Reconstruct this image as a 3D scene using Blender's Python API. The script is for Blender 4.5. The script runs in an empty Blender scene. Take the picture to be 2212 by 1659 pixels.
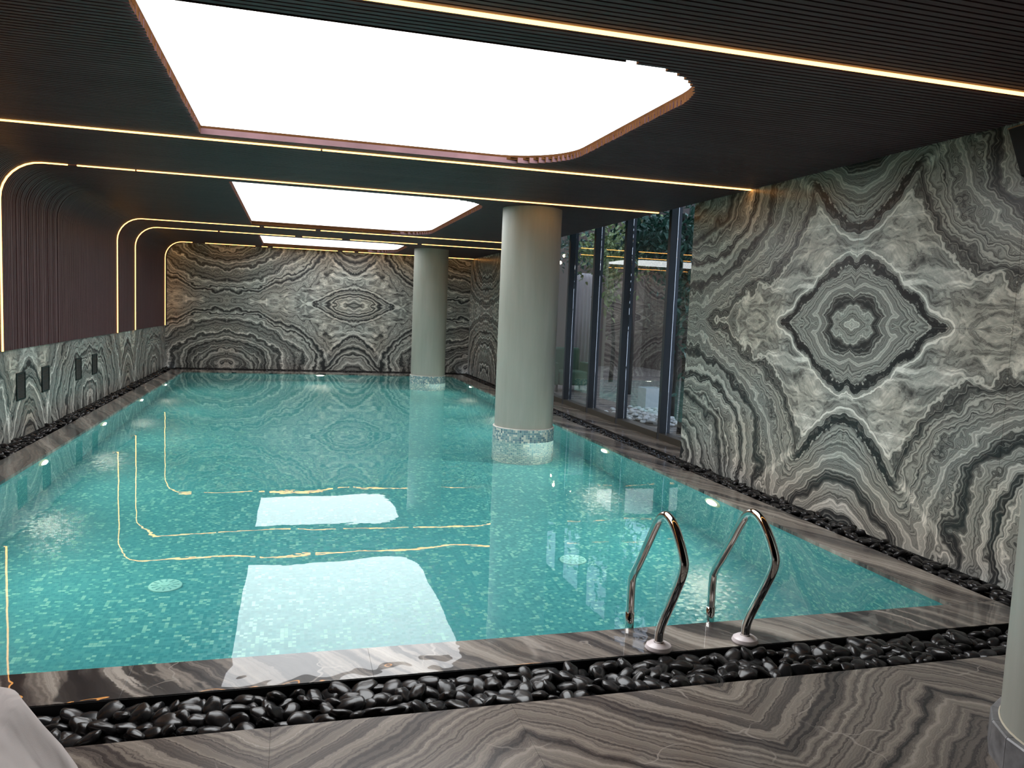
import bpy, bmesh, math, random
from mathutils import Vector, Matrix, noise as mnoise

random.seed(7)
DEBUG = False
scene = bpy.context.scene
COL = scene.collection

# ------------------------------------------------------------------ camera
CAM_R = ((0.96273742, -0.26728064, 0.04120340),      # right
         (0.01535910, -0.09807331, -0.99506066),     # down
         (0.27000141, 0.95861498, -0.09031365))      # forward
cam_data = bpy.data.cameras.new('camera')
cam_data.sensor_width = 36.0
cam_data.sensor_fit = 'HORIZONTAL'
cam_data.lens = 1689.67 * 36.0 / 2212.0
cam_data.clip_start = 0.05
cam = bpy.data.objects.new('camera', cam_data)
COL.objects.link(cam)
rx, dn, fw = (Vector(v) for v in CAM_R)
m = Matrix((rx, -dn, -fw)).transposed().to_4x4()
m.translation = Vector((0, 0, 1.6))
cam.matrix_world = m
scene.camera = cam

# ------------------------------------------------------------------ world, exposure
world = bpy.data.worlds.new('overcast_sky')
scene.world = world
world.use_nodes = True
wnt = world.node_tree
bg = wnt.nodes['Background']
bg.inputs['Color'].default_value = (0.62, 0.74, 0.95, 1)
bg.inputs['Strength'].default_value = 0.85
vs = scene.view_settings
vs.view_transform = 'Standard'
vs.look = 'None'
vs.gamma = 1.0
vs.use_curve_mapping = False
vs.exposure = 1.12
PANEL_POWER = (3.6, 1.9, 1.4)          # light ceilings, near to far
LED_POWER = 3.6
POOL_LAMP_POWER = 17.0            # watts each
cy = scene.cycles
cy.use_light_tree = False
cy.max_bounces = 7
cy.diffuse_bounces = 2
cy.glossy_bounces = 3
cy.transmission_bounces = 6
cy.transparent_max_bounces = 6
cy.sample_clamp_indirect = 4.0
cy.use_denoising = True
cy.use_adaptive_sampling = True
cy.adaptive_threshold = 0.04

# ------------------------------------------------------------------ dimensions (metres)
H = 2.923                       # underside of the slats
XL, XR = -2.368, 3.762          # pool
YN, YF = 3.598, 18.81
XLC, XRC = -2.674, 4.085        # outer coping edges
YC = 3.297
YD = 2.959                      # deck edge
XW = 4.380                      # right wall face
XRO = 4.335                     # outer edge of the right channel
XLW = -2.899                    # left dado face
XLS = -2.863                    # left slat face
YW = 19.893                     # far wall
HH = 0.987                      # dado height
YB = -3.0                       # back of the room
ZP = -1.35                      # pool floor
ZW = -0.025                     # water
YWIN0, YWIN1 = 8.18, 14.6       # glazing
LEDS = [3.548, 7.039, 9.094, 14.539, 16.089, 19.61]
PANELS = [(-0.735, 2.285, 3.905, 6.86), (-0.715, 2.30, 9.36, 14.29), (-0.70, 2.34, 16.52, 19.33)]
CORNER = 0.62
COLX = 2.915

# ------------------------------------------------------------------ helpers
def tag(o, label=None, cat=None, group=None, kind=None):
    if label: o['label'] = label
    if cat: o['category'] = cat
    if group: o['group'] = group
    if kind: o['kind'] = kind
    return o

def link(name, me, mat=None, parent=None, loc=None):
    o = bpy.data.objects.new(name, me)
    COL.objects.link(o)
    if mat is not None and me is not None and len(me.materials) == 0:
        me.materials.append(mat)
    if parent is not None: o.parent = parent
    if loc is not None: o.location = loc
    return o

def empty(name, loc=(0, 0, 0)):
    o = bpy.data.objects.new(name, None)
    COL.objects.link(o)
    o.location = loc
    o.empty_display_size = 0.1
    return o

def mesh(name, verts, faces, smooth=False):
    me = bpy.data.meshes.new(name)
    me.from_pydata(verts, [], faces)
    me.update()
    if smooth:
        me.polygons.foreach_set('use_smooth', [True] * len(me.polygons))
    return me

def fixn(me):
    b = bmesh.new(); b.from_mesh(me)
    bmesh.ops.recalc_face_normals(b, faces=b.faces)
    b.to_mesh(me); b.free()
    return me

class MB:
    """collects shapes that make up ONE part"""
    def __init__(s): s.v = []; s.f = []
    def add(s, v, f):
        o = len(s.v); s.v += list(v); s.f += [tuple(i + o for i in q) for q in f]
    def box(s, x0, x1, y0, y1, z0, z1):
        s.add([(x, y, z) for x in (x0, x1) for y in (y0, y1) for z in (z0, z1)],
              [(0, 1, 3, 2), (4, 6, 7, 5), (0, 4, 5, 1), (2, 3, 7, 6), (0, 2, 6, 4), (1, 5, 7, 3)])
    def quad(s, *p): s.add(p, [(0, 1, 2, 3)])
    def me(s, name, smooth=False): return mesh(name, s.v, s.f, smooth)
    def build(s, name, mat, parent=None, smooth=False):
        return link(name, s.me(name, smooth), mat, parent)

def box(name, x0, x1, y0, y1, z0, z1, mat, parent=None, bevel=0):
    b = MB(); b.box(x0, x1, y0, y1, z0, z1)
    me = b.me(name)
    if bevel:
        bm = bmesh.new(); bm.from_mesh(me)
        bmesh.ops.bevel(bm, geom=bm.edges[:], offset=bevel, segments=2, affect='EDGES', profile=0.5)
        bm.to_mesh(me); bm.free()
    return link(name, me, mat, parent)

def lathe(name, prof, mat, parent=None, seg=48, center=(0, 0), smooth=True, caps=True):
    v, f = [], []
    n = len(prof)
    for k in range(seg):
        a = 2 * math.pi * k / seg
        for r, z in prof:
            v.append((center[0] + r * math.cos(a), center[1] + r * math.sin(a), z))
    for k in range(seg):
        k2 = (k + 1) % seg
        for i in range(n - 1):
            f.append((k * n + i, k2 * n + i, k2 * n + i + 1, k * n + i + 1))
    if caps:
        f.append(tuple(k * n + n - 1 for k in range(seg)))
        f.append(tuple(k * n for k in reversed(range(seg))))
    me = mesh(name, v, f)
    fixn(me)
    if smooth:
        for p in me.polygons: p.use_smooth = len(p.vertices) == 4
        me.set_sharp_from_angle(angle=math.radians(35))
    return link(name, me, mat, parent)

def smooth_path(pts, n=8):
    pts = [Vector(p) for p in pts]
    out = []
    P = [2 * pts[0] - pts[1]] + pts + [2 * pts[-1] - pts[-2]]
    for i in range(1, len(P) - 2):
        for k in range(n):
            t = k / n
            a, b, c, d = P[i - 1], P[i], P[i + 1], P[i + 2]
            out.append(0.5 * ((2 * b) + (c - a) * t + (2 * a - 5 * b + 4 * c - d) * t * t + (3 * b - a - 3 * c + d) * t ** 3))
    out.append(pts[-1])
    return out

def tube_data(path, r, seg=12):
    path = [Vector(p) for p in path]
    v, f = [], []
    up = None
    for i, p in enumerate(path):
        t = (path[min(i + 1, len(path) - 1)] - path[max(i - 1, 0)]).normalized()
        if up is None:
            up = Vector((1, 0, 0)) if abs(t.x) < 0.9 else Vector((0, 1, 0))
        s = t.cross(up).normalized(); up = s.cross(t).normalized()
        rr = r[i] if isinstance(r, (list, tuple)) else r
        for k in range(seg):
            a = 2 * math.pi * k / seg
            v.append(tuple(p + rr * (math.cos(a) * s + math.sin(a) * up)))
    for i in range(len(path) - 1):
        for k in range(seg):
            k2 = (k + 1) % seg
            f.append((i * seg + k, i * seg + k2, (i + 1) * seg + k2, (i + 1) * seg + k))
    f.append(tuple(reversed(range(seg)))); f.append(tuple((len(path) - 1) * seg + k for k in range(seg)))
    return v, f

def tube(name, path, r, mat, parent=None, seg=12):
    v, f = tube_data(path, r, seg)
    me = fixn(mesh(name, v, f, True))
    return link(name, me, mat, parent)

# ------------------------------------------------------------------ node expressions
class NT:
    def __init__(s, name):
        s.mat = bpy.data.materials.new(name); s.mat.use_nodes = True
        s.t = s.mat.node_tree; s.t.nodes.clear()
        s.out = s.t.nodes.new('ShaderNodeOutputMaterial')
    def n(s, kind, **kw):
        nd = s.t.nodes.new(kind)
        for k, v in kw.items(): setattr(nd, k, v)
        return nd
    def set(s, sock, v):
        if isinstance(v, X): s.t.links.new(v.s, sock)
        elif isinstance(v, bpy.types.NodeSocket): s.t.links.new(v, sock)
        else: sock.default_value = v
    def math(s, op, *a, clamp=False):
        nd = s.n('ShaderNodeMath', operation=op); nd.use_clamp = clamp
        for i, q in enumerate(a): s.set(nd.inputs[i], q)
        return X(s, nd.outputs[0])
    def pos(s):
        g = s.n('ShaderNodeNewGeometry'); sp = s.n('ShaderNodeSeparateXYZ')
        s.t.links.new(g.outputs['Position'], sp.inputs[0])
        return [X(s, sp.outputs[i]) for i in range(3)]
    def vec(s, a, b, c=0.0):
        nd = s.n('ShaderNodeCombineXYZ')
        for i, q in enumerate((a, b, c)): s.set(nd.inputs[i], q)
        return X(s, nd.outputs[0])
    def noise(s, vec=None, scale=1.0, detail=2.0, rough=0.5, w=None, dim='3D', dist=0.0):
        nd = s.n('ShaderNodeTexNoise', noise_dimensions=dim)
        if vec is not None: s.set(nd.inputs['Vector'], vec)
        if w is not None: s.set(nd.inputs['W'], w)
        nd.inputs['Scale'].default_value = scale
        nd.inputs['Detail'].default_value = detail
        nd.inputs['Roughness'].default_value = rough
        nd.inputs['Distortion'].default_value = dist
        return X(s, nd.outputs[0]), nd.outputs[1]
    def noise2(s, vec, scale, detail=2.0, rough=0.5):
        """two decorrelated noises centred on 0"""
        _, c = s.noise(vec, scale, detail, rough)
        sp = s.n('ShaderNodeSeparateColor'); s.t.links.new(c, sp.inputs[0])
        return X(s, sp.outputs[0]) - 0.5, X(s, sp.outputs[1]) - 0.5
    def ramp(s, fac, stops, interp='LINEAR'):
        nd = s.n('ShaderNodeValToRGB'); r = nd.color_ramp; r.interpolation = interp
        while len(r.elements) < len(stops): r.elements.new(0.5)
        for e, (p, c) in zip(r.elements, stops):
            e.position = p
            e.color = (c, c, c, 1) if not isinstance(c, tuple) else (*c, 1)
        s.set(nd.inputs[0], fac)
        return nd.outputs[0]
    def mix(s, fac, a, b, mode='MIX'):
        nd = s.n('ShaderNodeMix', data_type='RGBA', blend_type=mode)
        s.set(nd.inputs[0], fac)
        for sock, q in ((nd.inputs[6], a), (nd.inputs[7], b)):
            if isinstance(q, tuple): sock.default_value = (*q, 1)
            else: s.set(sock, q)
        return nd.outputs[2]
    def sstep(s, x, lo, hi):
        nd = s.n('ShaderNodeMapRange', interpolation_type='SMOOTHSTEP')
        s.set(nd.inputs[0], x); nd.inputs[1].default_value = lo; nd.inputs[2].default_value = hi
        return X(s, nd.outputs[0])
    def bump(s, h, dist, strength=1.0):
        nd = s.n('ShaderNodeBump'); s.set(nd.inputs['Height'], h)
        nd.inputs['Distance'].default_value = dist; nd.inputs['Strength'].default_value = strength
        return nd.outputs[0]
    def pbr(s, color, rough=0.5, metal=0.0, spec=0.5, normal=None, coat=0.0, coat_rough=0.03):
        p = s.n('ShaderNodeBsdfPrincipled')
        if isinstance(color, tuple): p.inputs['Base Color'].default_value = (*color, 1)
        else: s.set(p.inputs['Base Color'], color)
        s.set(p.inputs['Roughness'], rough)
        p.inputs['Metallic'].default_value = metal
        p.inputs['Specular IOR Level'].default_value = spec
        p.inputs['Coat Weight'].default_value = coat
        p.inputs['Coat Roughness'].default_value = coat_rough
        if normal is not None: s.t.links.new(normal, p.inputs['Normal'])
        s.t.links.new(p.outputs[0], s.out.inputs[0])
        return p

class X:
    def __init__(s, t, sock): s.t = t; s.s = sock
    def __add__(s, o): return s.t.math('ADD', s, o)
    __radd__ = __add__
    def __sub__(s, o): return s.t.math('SUBTRACT', s, o)
    def __rsub__(s, o): return s.t.math('SUBTRACT', o, s)
    def __mul__(s, o): return s.t.math('MULTIPLY', s, o)
    __rmul__ = __mul__
    def __truediv__(s, o): return s.t.math('DIVIDE', s, o)
    def abs(s): return s.t.math('ABSOLUTE', s)
    def pow(s, e): return s.t.math('POWER', s, e)

def simple(name, color, rough=0.5, metal=0.0, spec=0.5, var=0.0, scale=4.0, stretch=None, coat=0.0):
    t = NT(name)
    if var:
        x, y, z = t.pos()
        st = stretch or (1, 1, 1)
        f, _ = t.noise(t.vec(x * st[0], y * st[1], z * st[2]), scale, 4, 0.6)
        lo = tuple(c * (1 - var) for c in color); hi = tuple(min(1, c * (1 + var)) for c in color)
        color = t.ramp(f, [(0.3, lo), (0.7, hi)])
    t.pbr(color, rough, metal, spec, coat=coat)
    return t.mat

def emitter(name, color, power):
    t = NT(name)
    e = t.n('ShaderNodeEmission'); e.inputs[0].default_value = (*color, 1); e.inputs[1].default_value = power
    t.t.links.new(e.outputs[0], t.out.inputs[0])
    return t.mat

# ------------------------------------------------------------------ materials
def bookmatched_marble(name, axis, u0, period, seed=0.0, calm=1.0, gain=1.24):
    """banded marble whose slabs are mirrored about every vertical joint and about mid height"""
    t = NT(name)
    x, y, z = t.pos()
    u = x if axis == 'x' else y
    a = t.math('PINGPONG', u - (u0 - 40 * period), period) * (2.98 / period)
    b = (z - 1.62).abs()
    p = t.vec(a, b, seed)
    # slow folding, mid-size steps and fine crinkle, all mirrored with the slabs
    w1, w2 = t.noise2(p, 1.1, 0.0)
    q1, q2 = t.noise2(p, 4.2, 1.5, 0.5)
    c1, c2 = t.noise2(p, 24.0, 3.0, 0.65)
    j1, j2 = t.noise2(p, 9.5, 1.0, 0.5)
    fade = t.sstep(a + b, 0.0, 0.35) * 0.75 + 0.25
    aa = a + (w1 * 0.34 + q1 * 0.20) * fade * calm + c1 * 0.026 + j1 * 0.06
    bb = b + (w2 * 0.30 + q2 * 0.17) * fade * calm + c2 * 0.026 + j2 * 0.06
    # lozenge about the slab corner, nested arches above and below, square-shouldered folds toward the next joint
    e0 = (t.math('SQRT', aa * aa * 0.26 + bb * bb + 0.0008) * 0.30 + (aa.abs() * 0.50 + bb.abs()) * 0.70) * (1 / 0.54)
    e1 = (1.55 - bb + aa * aa * 0.42 + t.math('SQRT', aa * aa * 0.22 + 0.006)) * (1 / 0.93)
    k1, k2 = t.noise2(p, 3.0, 3.0, 0.62)
    da, db = ((aa + k1 * 0.34 - 3.02) * (1 / 2.58)).abs(), ((bb + k2 * 0.34 - 1.60) * (1 / 1.61)).abs()
    e2 = (da.pow(2.3) + db.pow(2.3)).pow(1 / 2.3) * 2.7 - 1.7
    s01 = t.math('SMOOTH_MIN', e0, e1, 0.10)
    S = t.math('SMOOTH_MIN', s01, e2, 0.20)
    S = S + (w1 + k2) * 0.05
    # geological layers = 1-D noise along the field
    L1, _ = t.noise(w=S + seed * 3.1, scale=8.5, detail=1.0, rough=0.5, dim='1D')
    L2, _ = t.noise(w=S + seed * 1.7 + 9.0, scale=36.0, detail=2.0, rough=0.6, dim='1D')
    L3, _ = t.noise(w=S + seed + 5.0, scale=150.0, detail=1.0, rough=0.6, dim='1D')
    cloud, _ = t.noise(t.vec(aa * 1.4, bb * 3.4, seed + 4), 1.7, 6.0, 0.62, dist=1.6)
    ridge = t.sstep(S + (cloud - 0.5) * 0.5, 0.98, 1.10) * t.sstep(S + (cloud - 0.5) * 0.6, 1.52, 1.28)
    tone = (L1 - 0.5) * 1.35 + (L2 - 0.5) * 0.95 + (L3 - 0.5) * 0.42 + 0.43
    tone = tone * (1 - ridge * 0.75) + ridge * (cloud * 2.5 - 0.68) * 0.78
    # pale band just outside the black vein
    tone = tone + t.sstep((s01 - 0.99).abs(), 0.075, 0.02) * 0.22
    g = gain
    base = t.ramp(tone, [(0.12, (0.024 * g, 0.026 * g, 0.028 * g)), (0.28, (0.075 * g, 0.076 * g, 0.073 * g)), (0.40, (0.165 * g, 0.167 * g, 0.158 * g)),
                         (0.52, (0.255 * g, 0.258 * g, 0.24 * g)), (0.68, (0.38 * g, 0.378 * g, 0.35 * g)), (0.92, (0.68 * g, 0.67 * g, 0.63 * g))])
    # thin dark seams between layers
    seam = t.sstep((L2 - 0.45).abs(), 0.022, 0.006) * (1 - ridge * 0.8)
    base = t.mix(seam * 0.7, base, (0.04, 0.04, 0.04))
    # a ragged black vein rings the lozenge and follows the arches
    rag = (q2 + c1 * 1.7) * 0.10
    vein = t.sstep((s01 + rag - 0.875).abs() - c2 * 0.03 - q1 * 0.05, 0.046, 0.028)
    base = t.mix(vein * t.sstep(e2 - s01, 0.0, 0.12) * 0.95, base, (0.018, 0.020, 0.023))
    # black blots and thin curls in the pale field
    blot = t.sstep(cloud, 0.37, 0.33) * ridge
    curl = t.sstep((cloud - 0.47).abs(), 0.012, 0.004) * ridge
    base = t.mix(t.math('MAXIMUM', blot * 0.85, curl * 0.6), base, (0.035, 0.036, 0.04))
    # rusty / green tinge drifting over the layers
    tint, _ = t.noise(t.vec(a, b, seed + 11), 1.1, 1.0)
    base = t.mix(t.sstep(tint, 0.40, 0.66), base, t.mix(1.0, base, (1.03, 0.97, 0.90), 'MULTIPLY'))
    base = t.mix(t.sstep(tint, 0.55, 0.32), base, t.mix(1.0, base, (0.965, 1.0, 0.975), 'MULTIPLY'))
    t.base = base
    t.pbr(base, 0.30, spec=0.32)
    if DEBUG:
        e = t.n('ShaderNodeEmission'); t.t.links.new(base, e.inputs[0]); t.t.links.new(e.outputs[0], t.out.inputs[0])
    return t.mat

def floor_marble(name, dirx, diry, mirror, seed, rough, gain=1.0, wet=False, freq=8.0, amp=1.0, veins=0.0):
    t = NT(name)
    x, y, z = t.pos()
    if mirror:
        a = t.math('PINGPONG', x - (0.885 - 40 * mirror), mirror)
    else:
        a = x
    p = t.vec(a, y, seed)
    w1, w2 = t.noise2(p, 0.9, 1.0)
    q1, q2 = t.noise2(p, 5.0, 2.0)
    c1, c2 = t.noise2(p, 38.0, 3.0, 0.6)
    S = a * dirx + y * diry + w1 * 0.36 + q1 * 0.10 + c1 * 0.028
    L1, _ = t.noise(w=S + seed, scale=freq, detail=2.0, rough=0.6, dim='1D')
    L2, _ = t.noise(w=S + seed * 2, scale=freq * 5.0, detail=3.0, rough=0.72, dim='1D')
    tone = (L1 - 0.5) * amp + (L2 - 0.5) * 0.9 + 0.48
    g = gain
    base = t.ramp(tone, [(0.12, (0.018 * g, 0.018 * g, 0.020 * g)), (0.32, (0.07 * g, 0.062 * g, 0.060 * g)),
                         (0.48, (0.17 * g, 0.148 * g, 0.130 * g)), (0.66, (0.27 * g, 0.238 * g, 0.205 * g)), (0.88, (0.43 * g, 0.39 * g, 0.345 * g))])
    if veins:
        bl, _ = t.noise(t.vec(S * 2.2, a * 1.1, seed + 8), 1.3, 4.0, 0.6, dist=0.8)
        base = t.mix(t.sstep(bl, 0.445, 0.39) * veins, base, (0.012, 0.013, 0.016))
        base = t.mix(t.sstep(bl, 0.60, 0.72) * veins * 0.7, base, (0.46, 0.42, 0.38))
    # pale healed cracks across the layers
    vo = t.n('ShaderNodeTexVoronoi', feature='DISTANCE_TO_EDGE'); vo.inputs['Scale'].default_value = 2.1
    t.set(vo.inputs['Vector'], t.vec(x + q1 * 0.3, y + q2 * 0.3, seed))
    crack = t.sstep(X(t, vo.outputs[0]), 0.010, 0.003)
    gate, _ = t.noise(t.vec(x, y, seed + 5), 3.0, 2.0)
    base = t.mix(crack * t.sstep(gate, 0.52, 0.62) * 0.55, base, (0.42, 0.38, 0.34))
    nrm = None
    if wet:
        hgt, _ = t.noise(t.vec(x, y, 0.0), 3.2, 2.0)
        nrm = t.bump(hgt, 0.005)
    p_ = t.pbr(base, rough, spec=0.3, coat=1.0 if wet else 0.0, coat_rough=0.01)
    p_.inputs['Coat IOR'].default_value = 1.33
    if nrm is not None: t.t.links.new(nrm, p_.inputs['Coat Normal'])
    return t.mat

def mosaic(name, pitch, cyl=None, stops=None, grout=(0.085, 0.33, 0.37)):
    t = NT(name)
    x, y, z = t.pos()
    if cyl:
        dx, dy = x - cyl[0], y - cyl[1]
        u = t.math('ARCTAN2', dy, dx) * (cyl[2] / pitch) + 0.37
        v = z * (1 / pitch) + 0.21
        cu, cv = t.math('FLOOR', u), t.math('FLOOR', v)
        fu, fv = u - cu, v - cv
        e = t.math('MINIMUM', t.math('MINIMUM', fu, 1 - fu), t.math('MINIMUM', fv, 1 - fv))
        cell = t.vec(cu, cv, 3.0)
    else:
        c = [q * (1 / pitch) + o for q, o in zip((x, y, z), (0.13, 0.29, 0.41))]
        fl = [t.math('FLOOR', q) for q in c]
        cell = t.vec(*fl)
        pair = t.vec(t.math('FLOOR', c[0] * 0.5), t.math('FLOOR', c[1] * 0.3334), t.math('FLOOR', c[2] * 0.5))
        ed = []
        g = t.n('ShaderNodeNewGeometry'); sp = t.n('ShaderNodeSeparateXYZ'); t.t.links.new(g.outputs['True Normal'], sp.inputs[0])
        for i in range(3):
            f = c[i] - fl[i]
            ed.append(t.math('MINIMUM', f, 1 - f) + X(t, sp.outputs[i]).abs())     # the axis across the face draws no joint
        e = t.math('MINIMUM', t.math('MINIMUM', ed[0], ed[1]), ed[2])
    wn = t.n('ShaderNodeTexWhiteNoise', noise_dimensions='3D'); t.set(wn.inputs['Vector'], cell)
    val = X(t, wn.outputs['Value'])
    if not cyl:      # light tiles often lie in runs
        w2_ = t.n('ShaderNodeTexWhiteNoise', noise_dimensions='3D'); t.set(w2_.inputs['Vector'], pair)
        val = val * 0.86 + t.sstep(X(t, w2_.outputs['Value']), 0.80, 0.81) * 0.30
    col = t.ramp(val, stops, 'CONSTANT')
    base = t.mix(t.sstep(e, 0.075, 0.035) * 0.75, col, grout)
    # every tile sits a little askew, so lamps glint in single tiles
    vm = t.n('ShaderNodeVectorMath', operation='SUBTRACT'); t.t.links.new(wn.outputs['Color'], vm.inputs[0]); vm.inputs[1].default_value = (0.5, 0.5, 0.5)
    sc = t.n('ShaderNodeVectorMath', operation='SCALE'); t.t.links.new(vm.outputs[0], sc.inputs[0]); sc.inputs['Scale'].default_value = 0.10
    gn = t.n('ShaderNodeNewGeometry')
    ad = t.n('ShaderNodeVectorMath', operation='ADD'); t.t.links.new(gn.outputs['Normal'], ad.inputs[0]); t.t.links.new(sc.outputs[0], ad.inputs[1])
    nm = t.n('ShaderNodeVectorMath', operation='NORMALIZE'); t.t.links.new(ad.outputs[0], nm.inputs[0])
    t.pbr(base, 0.22, spec=0.5, normal=nm.outputs[0])
    return t.mat

def wood_slats(name):
    t = NT(name)
    x, y, z = t.pos()
    g, _ = t.noise(t.vec(x * 1.2, y * 26.0, z * 1.2), 3.0, 3.0, 0.6)
    g2, _ = t.noise(t.vec(x * 0.3, y * 21.7, z * 0.3), 1.0, 1.0)
    base = t.ramp(g * 0.6 + g2 * 0.4, [(0.3, (0.068, 0.033, 0.036)), (0.5, (0.099, 0.048, 0.053)), (0.72, (0.142, 0.071, 0.077))])
    t.pbr(base, 0.5, spec=0.22)
    return t.mat

def water_mat():
    t = NT('pool_water')
    x, y, z = t.pos()
    h1, _ = t.noise(t.vec(x, y, 0.0), 1.6, 1.0)
    h2, _ = t.noise(t.vec(x * 1.0, y * 1.6, 3.0), 5.5, 2.0)
    nrm = t.bump(h1 * 0.8 + h2 * 0.05, 0.0022)
    fr = t.n('ShaderNodeFresnel'); fr.inputs['IOR'].default_value = 1.333; t.t.links.new(nrm, fr.inputs['Normal'])
    rf = t.n('ShaderNodeBsdfRefraction'); rf.inputs['IOR'].default_value = 1.333; rf.inputs['Roughness'].default_value = 0.0
    rf.inputs['Color'].default_value = (0.93, 0.99, 0.99, 1); t.t.links.new(nrm, rf.inputs['Normal'])
    gl = t.n('ShaderNodeBsdfAnisotropic'); gl.inputs['Roughness'].default_value = 0.0; t.t.links.new(nrm, gl.inputs['Normal'])
    gl.inputs['Color'].default_value = (1, 1, 1, 1)
    mx = t.n('ShaderNodeMixShader')
    t.t.links.new(fr.outputs[0], mx.inputs[0]); t.t.links.new(rf.outputs[0], mx.inputs[1]); t.t.links.new(gl.outputs[0], mx.inputs[2])
    t.t.links.new(mx.outputs[0], t.out.inputs[0])
    return t.mat

def glass_mat():
    t = NT('window_glass')
    p = t.pbr((0.93, 0.97, 0.97), 0.0, spec=0.5)
    p.inputs['Transmission Weight'].default_value = 1.0
    p.inputs['IOR'].default_value = 1.52
    return t.mat

M = {}
M['right'] = bookmatched_marble('marble_bookmatched_right', 'y', 5.42, 2.98, 2.0)
M['farright'] = bookmatched_marble('marble_bookmatched_corner', 'y', 15.1, 2.98, 5.0)
M['far'] = bookmatched_marble('marble_bookmatched_far', 'x', 1.44, 2.98, 7.0)
M['dado'] = bookmatched_marble('marble_bookmatched_dado', 'y', 10.04, 2.77, 7.3)
M['deck'] = floor_marble('marble_deck', 0.62, 1.0, 0.945, 3.0, 0.22)
M['coping'] = floor_marble('marble_coping_near', 1.0, 0.55, 0, 21.0, 0.35, 1.0, wet=True, freq=3.6, amp=1.4, veins=0.9)
M['coping_side'] = floor_marble('marble_coping_side', 1.0, 0.40, 0, 5.0, 0.16, 1.05, freq=4.0, amp=1.2)
M['joint_floor'] = simple('brown_joint_filler', (0.30, 0.27, 0.24), 0.7)
M['joint'] = simple('pale_joint_filler', (0.42, 0.41, 0.38), 0.7)
M['slat'] = wood_slats('dark_walnut_slat')
M['slat_end'] = simple('walnut_end_dimmed', (0.062, 0.027, 0.012), 0.9, spec=0.0, var=0.2)  # shade put into the colour: darker cut ends against the strong panel light
M['backing'] = simple('black_backing_board', (0.010, 0.008, 0.008), 0.8, spec=0.2)
M['rim'] = simple('walnut_rim', (0.050, 0.021, 0.0085), 0.9, spec=0.0, var=0.25, scale=6, stretch=(0.5, 3, 3))
M['pool'] = mosaic('glass_mosaic', 0.0252, stops=[(0.0, (0.055, 0.285, 0.320)), (0.36, (0.070, 0.32, 0.350)), (0.64, (0.088, 0.355, 0.370)),
                                                 (0.80, (0.170, 0.48, 0.435)), (0.93, (0.235, 0.545, 0.49))])
M['water'] = water_mat()
M['glass'] = glass_mat()
M['frame'] = simple('dark_aluminium', (0.042, 0.050, 0.062), 0.45, metal=0.2)
M['frame_low'] = simple('bronze_aluminium', (0.075, 0.068, 0.055), 0.4, metal=0.4)
M['steel'] = simple('polished_steel', (0.72, 0.70, 0.67), 0.06, metal=1.0)
M['flange'] = simple('pinkish_white_plastic', (0.78, 0.70, 0.71), 0.25)
M['tread'] = simple('dark_grip_tread', (0.05, 0.055, 0.06), 0.4)
M['pebble'] = simple('black_polished_pebble', (0.017, 0.017, 0.018), 0.26, spec=0.40, var=0.5, scale=14)
M['channel'] = simple('black_channel', (0.006, 0.006, 0.007), 0.6)
M['vent'] = simple('dark_green_metal', (0.012, 0.022, 0.022), 0.4, metal=0.3)
M['lamp_ring'] = simple('lamp_ring_steel', (0.75, 0.78, 0.55), 0.3)
M['drain'] = simple('drain_cover_plastic', (0.30, 0.66, 0.62), 0.4)
def cloth_mat():
    t = NT('light_grey_cloth')
    x, y, z = t.pos()
    f, _ = t.noise(t.vec(x * 7.0 + z * 2.0, y * 2.4, z * 1.2), 1.0, 3.0, 0.5, dist=0.6)
    w, _ = t.noise(t.vec(x, y, z), 420.0, 1.0)
    p = t.pbr((0.58, 0.525, 0.51), 0.85, spec=0.2, normal=t.bump(f + w * 0.006, 0.06))
    p.inputs['Sheen Weight'].default_value = 0.15
    return t.mat
M['cloth'] = cloth_mat()
M['black'] = simple('black_plastic', (0.010, 0.010, 0.011), 0.6, spec=0.2)
M['orange_glint'] = simple('edge_glint_orange', (0.55, 0.26, 0.12), 0.3, metal=1.0)  # orange of a reflection, put into the colour

def column_mat():
    t = NT('grey_plaster_column')
    x, y, z = t.pos()
    f, _ = t.noise(t.vec(x * 7, y * 7, z * 0.7), 1.6, 4.0, 0.62)
    g, _ = t.noise(t.vec(x, y, z * 0.8), 1.4, 2.0)
    base = t.ramp(f * 0.6 + g * 0.4, [(0.30, (0.34, 0.355, 0.31)), (0.55, (0.40, 0.41, 0.365)), (0.75, (0.455, 0.455, 0.41))])
    t.pbr(base, 0.42, spec=0.4)
    return t.mat
M['column'] = column_mat()

# ------------------------------------------------------------------ ceiling, slats
def x_opening(y, P):
    """x interval of a light opening at depth y, or None"""
    x0, x1, y0, y1 = P
    if not (y0 < y < y1): return None
    xr = x1
    for yc, s in ((y1 - CORNER, 1), (y0 + CORNER, -1)):
        d = (y - yc) * s
        if d > 0: xr = x1 - CORNER + math.sqrt(max(0, CORNER ** 2 - d * d))
    return (x0, xr)

def openings(y):
    for P in PANELS:
        q = x_opening(y, P)
        if q: return q
    return None

RAD = 0.385
ACX, ACZ = XLS + RAD, H - RAD
SL_D = 0.045
def slat_profile(x_from):
    """underside path from x_from to the left, down the bend to the dado; (x,z,nx,nz) with the normal away from the room"""
    pts = [(x_from, H, 0, 1), (ACX, H, 0, 1)]
    for k in range(1, 9):
        a = math.pi / 2 + math.pi / 2 * k / 8
        pts.append((ACX + RAD * math.cos(a), ACZ + RAD * math.sin(a), math.cos(a), math.sin(a)))
    pts.append((XLS, HH + 0.006, -1, 0))
    return pts

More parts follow.
